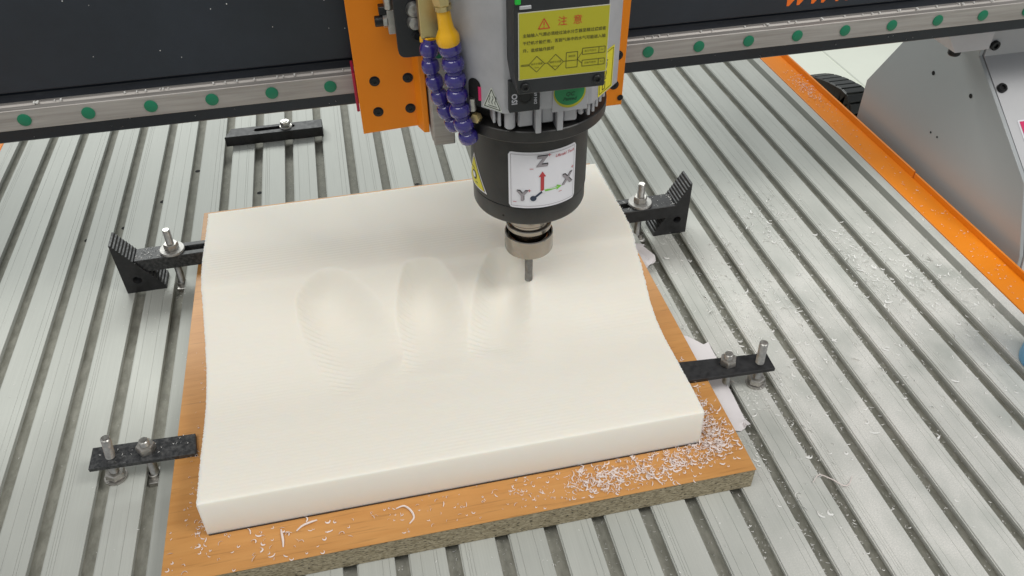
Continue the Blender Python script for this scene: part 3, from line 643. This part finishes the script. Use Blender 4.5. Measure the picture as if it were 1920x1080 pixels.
# connector block with pale print
m = MB(); m.box(.7082, .7354, .2395, .2462, .3700, .3992, .0006); cb = m.build('connector_block', M['boxblack'], spn)
pr = Print(); pr.put(text2d('ISO', .0068, bold=.0002), .7130, .3830, R(90)); pr.put(text2d('DIN 6987', .0036, bold=.0001), .7315, .3838, R(90)); pr.lay('block_print', M['pale_print'], cb, lambda x, y: (x, .2392, y))
m = MB(); m.lathe([(.0065, 0), (.0065, .0004), (.0050, .0006), (.0048, .0001), (0, .0001)], (.7225, .2395, .3840), (0, -1, 0), 20); m.build('block_boss', M['bolt_black'], cb)
# round quality sticker
m = MB(); m.prism([(.7478, .2440), (.7800, .2440), (.7800, .2470), (.7478, .2470)], .3632, .4000, 'xy', .0004); m.build('nameplate_pad', M['housing'], hs)
pr = Print(); pr.put(tri2d(circle(.7632, .3812, .0146, 40))); pr.lay('sticker_rim', M['yellow_label'], hs, lambda x, y: (x, .2437, y))
pr = Print(); pr.put(tri2d(circle(.7630, .3828, .0136, 40))); pr.lay('round_sticker', M['green_sticker'], hs, lambda x, y: (x, .2435, y))
pr = Print(); pr.put(text2d('QC', .0052, shear=.3, bold=.0001), .7632, .3798); pr.put(text2d('Passed', .0046, shear=.3, bold=.0001), .7632, .3752); pr.lay('sticker_print', plain('dark_green_ink', (.005, .075, .03), .5), hs, lambda x, y: (x, .2433, y))
# white axis label wrapped round the body
RC = .0590
def wrap(x, y, d=.0002):   # x in mm-metres along the circumference from the label centre
    a = R(1.9) + x / RC; return (SX + (RC + d) * math.sin(a), SY - (RC + d) * math.cos(a), y)
def curved(outer_fn, name, mat, parent, fn, d, nx=24):
    """rounded rectangle subdivided so it follows the cylinder"""
    x0, x1, y0, y1, r = outer_fn; mm = MB(); vs = []; fs = []
    for i in range(nx + 1):
        x = x0 + (x1 - x0) * i / nx; e = max(0, r - min(x - x0, x1 - x)); c = r - math.sqrt(max(0, r * r - e * e))
        vs += [fn(x, y0 + c, d), fn(x, y1 - c, d)]
    for i in range(nx): fs.append((2 * i, 2 * i + 2, 2 * i + 3, 2 * i + 1))
    return mm.add(vs, fs).build(name, mat, parent, smooth=60, recalc=False)
HW = .0356
curved((-HW, HW, .2505, .3140, .0035), 'axis_label', M['white_label'], bodyo, wrap, .0003, 40)
def wrapline(pr, pts, wd, closed=False):
    n = len(pts)
    for i in range(n if closed else n - 1):
        a, b = Vector(pts[i]), Vector(pts[(i + 1) % n]); k = max(1, int(abs(b.x - a.x) / .004))
        for q in range(k): pr.put(line2d(a.lerp(b, q / k), a.lerp(b, (q + 1) / k), wd))
pr = Print(); wrapline(pr, [(-HW + .0025, .2530), (HW - .0025, .2530), (HW - .0025, .3115), (-HW + .0025, .3115)], .0004, True)
pr.lay('label_border', M['grey_ink'], bodyo, lambda x, y: wrap(x, y, .0006))
def letters(dx, dy, mat, d):
    pr = Print()
    for s, x, y in (('Z', -.0030, .3030), ('X', .0245, .2765), ('Y', -.0220, .2645)): pr.put(text2d(s, .0152, bold=.0007), x + dx, y + dy)
    pr.lay('axis_letter', mat, bodyo, lambda x, y: wrap(x, y, d))
letters(.0006, .0010, M['ink'], .0006); letters(0, 0, M['grey_ink'], .0009)
pr = Print(); pr.put(tri2d([(-.0042, .2705), (-.0008, .2705), (-.0008, .2865), (.0011, .2865), (-.0025, .2925), (-.0061, .2865), (-.0042, .2865)])); pr.lay('z_arrow', M['pink_ink'] if False else plain('arrow_red', (.50, .05, .055), .5), bodyo, lambda x, y: wrap(x, y, .0007))
pr = Print(); pr.put(tri2d([(-.0005, .2692), (.0050, .2695), (.0125, .2700), (.0125, .2682), (.0180, .2715), (.0125, .2742), (.0125, .2724), (.0050, .2716), (-.0005, .2712)])); pr.lay('x_arrow', M['green_ink'], bodyo, lambda x, y: wrap(x, y, .0007))
pr = Print(); pr.put(line2d((-.0025, .2695), (-.0095, .2635), .0022)); pr.put(tri2d(circle(-.0112, .2622, .0031, 18))); pr.lay('y_arrow', M['navy_ink'], bodyo, lambda x, y: wrap(x, y, .0008))
pr = Print(); pr.put(tri2d(circle(-.0012, .2696, .0016, 14))); pr.lay('origin_dot', M['white_label'], bodyo, lambda x, y: wrap(x, y, .0010))
pr = Print()
for x, y in ((.0042, .3098), (.0310, .2880), (-.0150, .2713)): pr.put(line2d((x - .0016, y), (x + .0016, y), .0006)); pr.put(line2d((x, y - .0016), (x, y + .0016), .0006))
for x, y in ((-.0130, .2960), (.0165, .2655), (-.0295, .2577)): pr.put(line2d((x - .0018, y), (x + .0018, y), .0006))
pr.put(text2d('Ultrakl Tech', .0044, shear=.3, bold=.00004), .0212, .3070); pr.lay('label_print', M['pink_ink'], bodyo, lambda x, y: wrap(x, y, .0007))
# yellow triangle at the left of the body
def wrapL(x, y, d=.0002):
    a = R(-79.5) + x / RC; return (SX + (RC + d) * math.sin(a), SY - (RC + d) * math.cos(a), y)
def wtri(hw, y0, y1, name, mat, d, r=0):
    mm = MB(); vs = []; fs = []; n = 14
    for j in range(n + 1):
        h = hw * (1 - j / n)
        for i in range(9): vs.append(wrapL(-h + 2 * h * i / 8, y0 + (y1 - y0) * j / n, d))
    for j in range(n):
        for i in range(8): a = j * 9 + i; fs.append((a, a + 1, a + 10, a + 9))
    mm.add(vs, fs).build(name, mat, bodyo, smooth=60, recalc=False)
wtri(.0218, .2548, .2935, 'warning_triangle', M['white_label'], .0003); wtri(.0193, .2563, .2903, 'triangle_border', M['ink'], .0005); wtri(.0184, .2568, .2890, 'triangle_face', M['bright_yellow'], .0007)
pr = Print(); pr.put(tri2d(circle(0, .2680, .0052, 20))); pr.outline([(-.0085 + .002 * k, .2745 + .0014 * math.sin(k * .5)) for k in range(6)], .0010, False); pr.put(line2d((.002, .2605), (.007, .2612), .0010)); pr.lay('triangle_print', M['ink'], bodyo, lambda x, y: wrapL(x, y, .0009))
pr = Print(); pr.put(tri2d(circle(-.0003, .2681, .0034, 20))); pr.lay('triangle_disc', M['white_label'], bodyo, lambda x, y: wrapL(x, y, .0011))

# =================================================================== MILLING BIT
bit = MB(); vs = []; fs = []; nz = 150; nseg = 24; Rb = .0046
for j in range(nz + 1):
    z = .1085 + (.183 - .1085) * j / nz
    for k in range(nseg):
        a = 2 * math.pi * k / nseg; fl = (.5 + .5 * math.cos(2 * (a - (z - .1085) * 110))) if z < .150 else 1
        rr = Rb * (.95 + .05 * min(1, fl * 1.6)) if z < .150 else Rb; vs.append((SX + rr * math.cos(a), SY + rr * math.sin(a), z + (.002 * abs(math.cos(a)) if j == 0 else 0)))
for j in range(nz):
    for k in range(nseg): fs.append((j * nseg + k, j * nseg + (k + 1) % nseg, (j + 1) * nseg + (k + 1) % nseg, (j + 1) * nseg + k))
fs += [tuple(reversed(range(nseg))), tuple(range(nz * nseg, (nz + 1) * nseg))]
bit.add(vs, fs); tag(bit.build('milling_bit', M['carbide'], None, smooth=50), 'thin grey milling bit held in the collet and touching the foam', 'milling bit')

# =================================================================== COOLANT HOSES
def catmull(pts, n):
    P_ = [Vector(p) for p in pts]; P_ = [P_[0] * 2 - P_[1]] + P_ + [P_[-1] * 2 - P_[-2]]; out = []
    for i in range(1, len(P_) - 2):
        for k in range(n):
            t = k / n; a, b, c, d = P_[i - 1:i + 3]
            out.append(.5 * ((2 * b) + (c - a) * t + (2 * a - 5 * b + 4 * c - d) * t * t + (3 * b - a - 3 * c + d) * t ** 3))
    return out + [P_[-2]]
def hose(label, path, seg_len, r, fit):
    pts = catmull(path, 24); acc = [0]
    for a, b in zip(pts, pts[1:]): acc.append(acc[-1] + (b - a).length)
    def at(s):
        s = max(0, min(acc[-1], s))
        for i in range(1, len(acc)):
            if s <= acc[i]: return pts[i - 1].lerp(pts[i], (s - acc[i - 1]) / max(1e-9, acc[i] - acc[i - 1]))
        return pts[-1]
    t = thing('coolant_hose', label, 'hose', path[0], 'blue jointed coolant hoses beside the spindle')
    n = max(2, round(acc[-1] / seg_len)); L = acc[-1] / n
    for k in range(n):
        a = at(k * L); b = at((k + 1) * L); m = MB(); g = r * (1 - .10 * k / n)
        m.lathe([(g * .60, -.0012), (g * .68, L * .01), (g * .68, L * .13), (g * .80, L * .17), (g * .91, L * .25), (g * .98, L * .38), (g * 1.01, L * .52), (g * 1.0, L * .66), (g * .96, L * .76), (g * .95, L * .80), (g * .86, L * .82), (g * .76, L * .92), (g * .62, L * 1.0)], a, b - a, 28); m.build('hose_segment', M['hose_blue'], t, smooth=32)
    return t
hA = hose('thick blue jointed hose hanging from the yellow elbow, in front', [(.6625, .270, .4295), (.6645, .270, .4203), (.6659, .270, .4066), (.6670, .270, .3906), (.6676, .270, .3742), (.6700, .270, .3575), (.6730, .270, .3446), (.6758, .271, .3337), (.6772, .272, .3275)], .0158, .0100, True)
hB = hose('thinner blue jointed hose hanging from the brass block, behind', [(.6502, .300, .4170), (.6483, .300, .4034), (.6494, .300, .3896), (.6524, .300, .3762), (.6547, .300, .3627), (.6588, .300, .3497), (.6640, .300, .3367), (.6690, .300, .3260)], .0150, .0084, False)
m = MB(); m.lathe([(.0092, -.004), (.0100, -.002), (.0100, .003), (.0086, .006), (.0066, .010), (.0060, .018), (.0058, .027), (0, .027)], (.6628, .270, .4292), (-.10, 0, 1), 28); m.lathe([(.0092, -.004), (.0080, -.003), (.0070, .002), (0, .002)], (.6628, .270, .4292), (-.10, 0, 1), 28); m.build('yellow_elbow', M['hose_yellow'], hA, smooth=35)
m = MB(); hexprof(m, (.6502, .3060, .4140), (0, 0, 1), .0150, .0050, .3); m.build('yellow_collar', M['hose_yellow'], hB)
br = thing('brass_manifold', 'brass coolant block with hexagonal fitting at the top beside the orange plate', 'coolant fitting', (.652, .305, .45))
m = MB(); m.box(.6430, .6610, .2995, .3165, .4185, .490, .0008); m.build('manifold_block', M['brass'], br)
m = MB(); hexprof(m, (.6598, .2700, .4592), (-.10, 0, 1), .0135, .040, .2); m.lathe([(0, 0), (.0072, 0), (.0074, .001), (.0074, .004), (0, .004)], (.6602, .2700, .4553), (-.10, 0, 1), 24); m.build('hex_fitting', M['brass'], br)
m = MB(); m.tube([(.656, .276, .487), (.654, .290, .488), (.653, .303, .487)], .005, 12); m.build('elbow_pipe', M['brass'], br)

# =================================================================== CABLE CHAIN, BLUE CONTAINER, PAPER
ch = thing('cable_chain', 'black plastic cable chain lying in a bend behind the orange rail', 'cable chain', (1.475, .86, -.02))
pp = catmull([(1.475, 1.02, -.105), (1.475, .985, -.045), (1.475, .945, -.018), (1.475, .895, -.001), (1.475, .850, .008), (1.475, .812, .010), (1.475, .785, -.018), (1.475, .775, -.07)], 2)
for a, b in zip(pp, pp[1:]):
    d = (b - a); ln = d.length; q = Vector((0, -1, 0)).rotation_difference(d.normalized()).to_matrix().to_4x4(); q.translation = a
    m = MB()
    for x in (-.022, .019): m.box(x, x + .003, -ln * 1.06, 0, -.030, .0, .001, mat=q)
    m.box(-.021, .021, -ln * .95, -ln * .12, -.0025, .0012, .001, mat=q); m.box(-.021, .021, -ln * .70, -ln * .25, -.032, -.028, .001, mat=q)
    m.build('chain_link', M['chain'], ch, smooth=30)
bl = thing('plastic_tub', 'light blue rounded plastic tub at the right edge on the bed', 'tub', (1.335, .165, 0))
m = MB(); m.lathe([(0, .0005), (.0262, .0005), (.0288, .0020), (.0300, .006), (.0300, .115), (.0288, .115), (.0280, .010), (0, .006)], (1.3425, .150, 0), n=40); m.build('tub_wall', M['blue'], bl, smooth=40)
m = MB(); m.lathe([(.0300, .1140), (.0316, .1145), (.0318, .1175), (.0306, .1185), (.0288, .1170)], (1.3425, .150, 0), n=40); m.build('tub_rim', M['blue'], bl, smooth=40)
def paper(name, label, pts, zf):
    from mathutils.geometry import tessellate_polygon
    me = MB(); bm = bmesh.new(); bv = [bm.verts.new((x, y, 0)) for x, y in pts]; fc = bm.faces.new(bv)
    bmesh.ops.triangulate(bm, faces=[fc]); bmesh.ops.subdivide_edges(bm, edges=bm.edges[:], cuts=3, use_grid_fill=True)
    for v in bm.verts: v.co.z = zf(v.co.x, v.co.y)
    ret = bmesh.ops.extrude_face_region(bm, geom=bm.faces[:])
    for e in ret['geom']:
        if isinstance(e, bmesh.types.BMVert): e.co.z += .00025
    me.frombm(bm); o = me.build(name, M['paper'], None, smooth=25); return tag(o, label, 'paper')
paper('paper_scrap', 'crumpled white paper scrap poking out beside the right rear clamp', [(.905, .500), (.9295, .498), (.9370, .4790), (.9505, .4765), (.9465, .4700), (.9545, .4455), (.9520, .4350), (.9430, .4300), (.9330, .4235), (.915, .440)], lambda x, y: .0025 + max(0, (x - .924)) * .10 + .0035 * abs(math.sin(x * 170 + y * 70)) * (1 if x > .925 else 0))
paper('paper_strip', 'long white paper strip lying along the right edge of the base board', [(.9245, .300), (.9420, .2890), (.9560, .2720), (.9635, .2745), (.9625, .2478), (.9570, .1960), (.9555, .1500), (.9560, .1376), (.9495, .1365), (.9430, .1340), (.9245, .1400)], lambda x, y: .0012 + .0012 * math.sin(y * 60) ** 2 + (max(0, .150 - y) * .35 if x > .95 else 0))

# =================================================================== SHAVINGS
def chip(mb, x, y, z, s, rr, curl=None):
    """a curled ribbon of plastic lying on a surface, about s long"""
    ang = rr.uniform(0, 2 * math.pi); turn = rr.uniform(.6, 5.4) if curl is None else curl; wd = s * rr.uniform(.10, .19); n = 8 if turn > 2.4 else 4
    tilt = rr.uniform(-.5, .5); R_ = s / max(.5, turn); vs = []
    ca, sa = math.cos(ang), math.sin(ang); pr_ = rr.uniform(.2, .6)
    for k in range(n + 1):
        t = turn * k / n; px = R_ * math.sin(t); py = R_ * (1 - math.cos(t)); h = .0004 + abs(tilt) * R_ * .6 * (1 - math.cos(t)) * pr_ + .0003 * math.sin(t * 2)
        tx, ty = math.cos(t), math.sin(t); w2 = wd * (1 - .5 * abs(2 * k / n - 1))
        for q, dz in ((-1, 0), (1, wd * .55)):
            ax = px + q * w2 * .5 * -ty; ay = py + q * w2 * .5 * tx
            vs.append((x + ax * ca - ay * sa, y + ax * sa + ay * ca, z + h + dz))
    mb.add(vs, [(2 * k, 2 * k + 2, 2 * k + 3, 2 * k + 1) for k in range(n)])
rr = random.Random(3)
def slot_free(x): u = (x % .05); return u > .0145
# on the board, thick at the right-hand front corner
m = MB()
def board_ok(x, y): return .342 < x < .922 and .066 < y < .66 and not (.376 < x < .8815 and .108 < y < .515)
def blob(cx, cy, sx, sy, n, smin, smax, zmax=.004):
    k = 0
    while k < n:
        x = rr.gauss(cx, sx); y = rr.gauss(cy, sy); k += 1
        if board_ok(x, y): chip(m, x, y, T + rr.random() ** 2 * zmax, rr.uniform(smin, smax), rr)
blob(.897, .150, .0085, .034, 330, .003, .008, .004); blob(.893, .112, .013, .014, 240, .003, .009, .005); blob(.878, .097, .024, .008, 150, .003, .008, .003)
blob(.835, .090, .022, .009, 190, .003, .008, .003); blob(.790, .087, .022, .009, 170, .003, .009, .002); blob(.757, .087, .012, .010, 110, .003, .010, .004); blob(.735, .088, .040, .011, 90, .002, .006, .001)
blob(.62, .088, .09, .012, 110, .0025, .006, .0005); blob(.44, .090, .05, .012, 50, .003, .009, .0005); blob(.372, .115, .004, .012, 30, .003, .006, .001); blob(.371, .212, .005, .010, 45, .002, .005, .004); blob(.357, .15, .006, .05, 26, .002, .004, .0005); blob(.358, .35, .004, .06, 14, .002, .004, .0005)
blob(.893, .205, .005, .012, 40, .004, .009, .003); blob(.60, .658, .15, .003, 20, .002, .004, .0003)
tag(m.build('plastic_shavings', M['chip'], None, smooth=40, recalc=False), 'pinkish white curled plastic shavings strewn over the base board', 'shavings', kind='stuff')
# on the bed, thrown to the right
m = MB(); k = 0
while k < 2600:
    x = .93 + abs(rr.gauss(.12, .16)); y = rr.gauss(.30, .14)
    if not (.926 < x < 1.377 and -.1 < y < .62): continue
    u = x % .05
    dens = .25 + .75 * noise.noise((x * 9, y * 9, 3)) + (.35 if u > .040 or u < .02 else 0) + (.5 if x > 1.2 and .3 < y < .5 else 0)
    if rr.random() > dens: k += .3; continue
    k += 1
    z = .0002 if slot_free(x) else -.0142 + rr.random() * .006
    chip(m, x, y, z, rr.uniform(.002, .0065) if rr.random() < .9 else rr.uniform(.006, .012), rr)
for _ in range(1500):
    a = rr.random(); x = 1.12 + .22 * a + rr.gauss(0, .035); y = .50 - .26 * a + rr.gauss(0, .060)
    if x > 1.376 or not slot_free(x): continue
    if noise.noise((x * 14, y * 14, 1)) < -.08: continue
    chip(m, x, y, .0003 + rr.random() ** 3 * .002, rr.uniform(.002, .0065) if rr.random() < .88 else rr.uniform(.006, .011), rr)
for _ in range(240):   # in front of the board and left of it
    x = rr.uniform(.35, 1.0); y = rr.uniform(-.08, .055); chip(m, x, y, .0002 if slot_free(x) else -.0142, rr.uniform(.0015, .004), rr)
for _ in range(150):
    x = rr.uniform(.06, .335); y = rr.uniform(.02, .60); chip(m, x, y, .0002 if slot_free(x) else -.0142, rr.uniform(.0012, .003), rr)
for (cx, cy, n_) in ((.985, .488, 90), (.300, .535, 30), (1.0, .515, 40), (1.025, .50, 30), (.97, .178, 90), (.945, .12, 60)):
    for _ in range(n_):
        x = rr.gauss(cx, .012); y = rr.gauss(cy, .007); chip(m, x, y, (.0003 if slot_free(x) else -.0142) + rr.random() * .002, rr.uniform(.0015, .004), rr)
tag(m.build('plastic_shavings', M['chip_white'], None, smooth=40, recalc=False), 'fine white plastic shavings scattered over the slotted metal bed', 'shavings', kind='stuff')
# fine fluff hanging in the slots: short upright slivers along slot edges
m = MB()
for n in range(18, 27):
    for _ in range(330 if n < 24 else 120):
        y = rr.uniform(-.15, .45); x = n * .05 + rr.choice((rr.uniform(.000, .004), rr.uniform(.0005, .0125))); z = rr.uniform(-.0142, -.0035)
        chip(m, x, y, z, rr.uniform(.0015, .0045), rr)
for n in range(7, 18):
    for _ in range(70):
        y = rr.uniform(-.10, .07) if rr.random() < .6 else rr.uniform(.66, .95); x = n * .05 + rr.uniform(.001, .0125); chip(m, x, y, -.0142, rr.uniform(.0015, .004), rr)
tag(m.build('slot_fluff', M['chip_white'], None, smooth=40, recalc=False), 'pale plastic fluff and dust collected in the slots of the bed', 'shavings', kind='stuff')
# on the orange rail
m = MB()
for _ in range(260):
    chip(m, min(1.419, max(1.384, rr.gauss(1.403, .009))), rr.gauss(.865, .03), .0016 + rr.random() ** 2 * .003, rr.uniform(.002, .0055), rr)
for _ in range(170):
    y = rr.uniform(.18, .82); chip(m, rr.uniform(1.384, 1.420), y, .0016, rr.uniform(.0015, .005) , rr)
tag(m.build('plastic_shavings', M['chip'], None, smooth=40, recalc=False), 'pale pink shavings sprinkled along the right orange rail', 'shavings', kind='stuff')
# specks on the beam, its rail and the clamps
m = MB()
for _ in range(120):
    x = rr.uniform(-.1, 1.5); z = rr.uniform(.355, .50); s = rr.uniform(.0003, .0008); m.box(x, x + s, .4398, .4404, z, z + s * rr.uniform(.6, 1.6))
for _ in range(80):
    x = rr.uniform(.15, 1.45); s = rr.uniform(.0005, .0016); m.box(x, x + s, rr.uniform(.436, .439), .4405, .3330, .3332 + s * .7)
for _ in range(60):
    x = rr.uniform(.15, 1.3); s = rr.uniform(.0005, .0016); m.box(x, x + s, .4448, .4455, rr.uniform0, 0) if False else chip(m, x, .4445, rr.uniform(.290, .309), s * 2, rr)
tag(m.build('beam_specks', M['chip_white'], None, smooth=0, recalc=False), 'tiny white plastic specks clinging to the dark gantry beam', 'shavings', kind='stuff')
m = MB()
for (x0, x1, y0, y1, z, n_) in ((.2635, .300, .5425, .5690, .0501, 60), (.957, 1.000, .500, .529, .0501, 26), (.258, .358, .212, .238, .0350, 22), (.995, 1.001, .500, .529, .0502, 24), (.404, .468, .914, .922, .004, 26), (.903, .948, .500, .528, .0501, 60)):
    for _ in range(n_): chip(m, rr.uniform(x0, x1), rr.uniform(y0, y1), z + rr.random() * .0008, rr.uniform(.0012, .0040), rr)
tag(m.build('clamp_shavings', M['chip_white'], None, smooth=40, recalc=False), 'white plastic crumbs lying on top of the black clamps', 'shavings', kind='stuff')
# a few big single curls
def curl(label, x, y, z, pts, r):
    P_ = catmull([(x + a, y + b, z + c + .0006) for a, b, c in pts], 6); m = MB(); n = len(P_); m.tube(P_, [r * (.5 + .5 * math.sin(math.pi * (i + .6) / (n + .2))) for i in range(n)], 6)
    tag(m.build('plastic_curl', M['chip'], None), label, 'plastic curl', 'large single curls of plastic')
curl('hooked pale curl on the laminate midway along the front of the board', .5705, .0850, T, [(-.012, .014, 0), (-.004, .0145, .001), (.002, .008, .001), (.004, .000, 0), (-.001, -.006, 0)], .0011)
curl('straight pale sliver on the laminate near the left front corner', .4485, .0900, T, [(-.001, .010, 0), (0, .004, .001), (.001, -.003, .001), (.001, -.010, 0)], .0012)
curl('curved pale sliver on the laminate right of the left foam corner', .4700, .0990, T, [(-.008, -.004, 0), (-.002, .000, .001), (.006, .002, .0015), (.012, .004, 0)], .0011)
curl('long thin white hair curl across the bed slots at lower right', 1.010, .0380, .0002, [(-.022, .016, .001), (-.012, .022, .003), (-.002, .014, .003), (.006, .004, .003), (.014, .006, .002), (.022, .014, .001)], .0006)
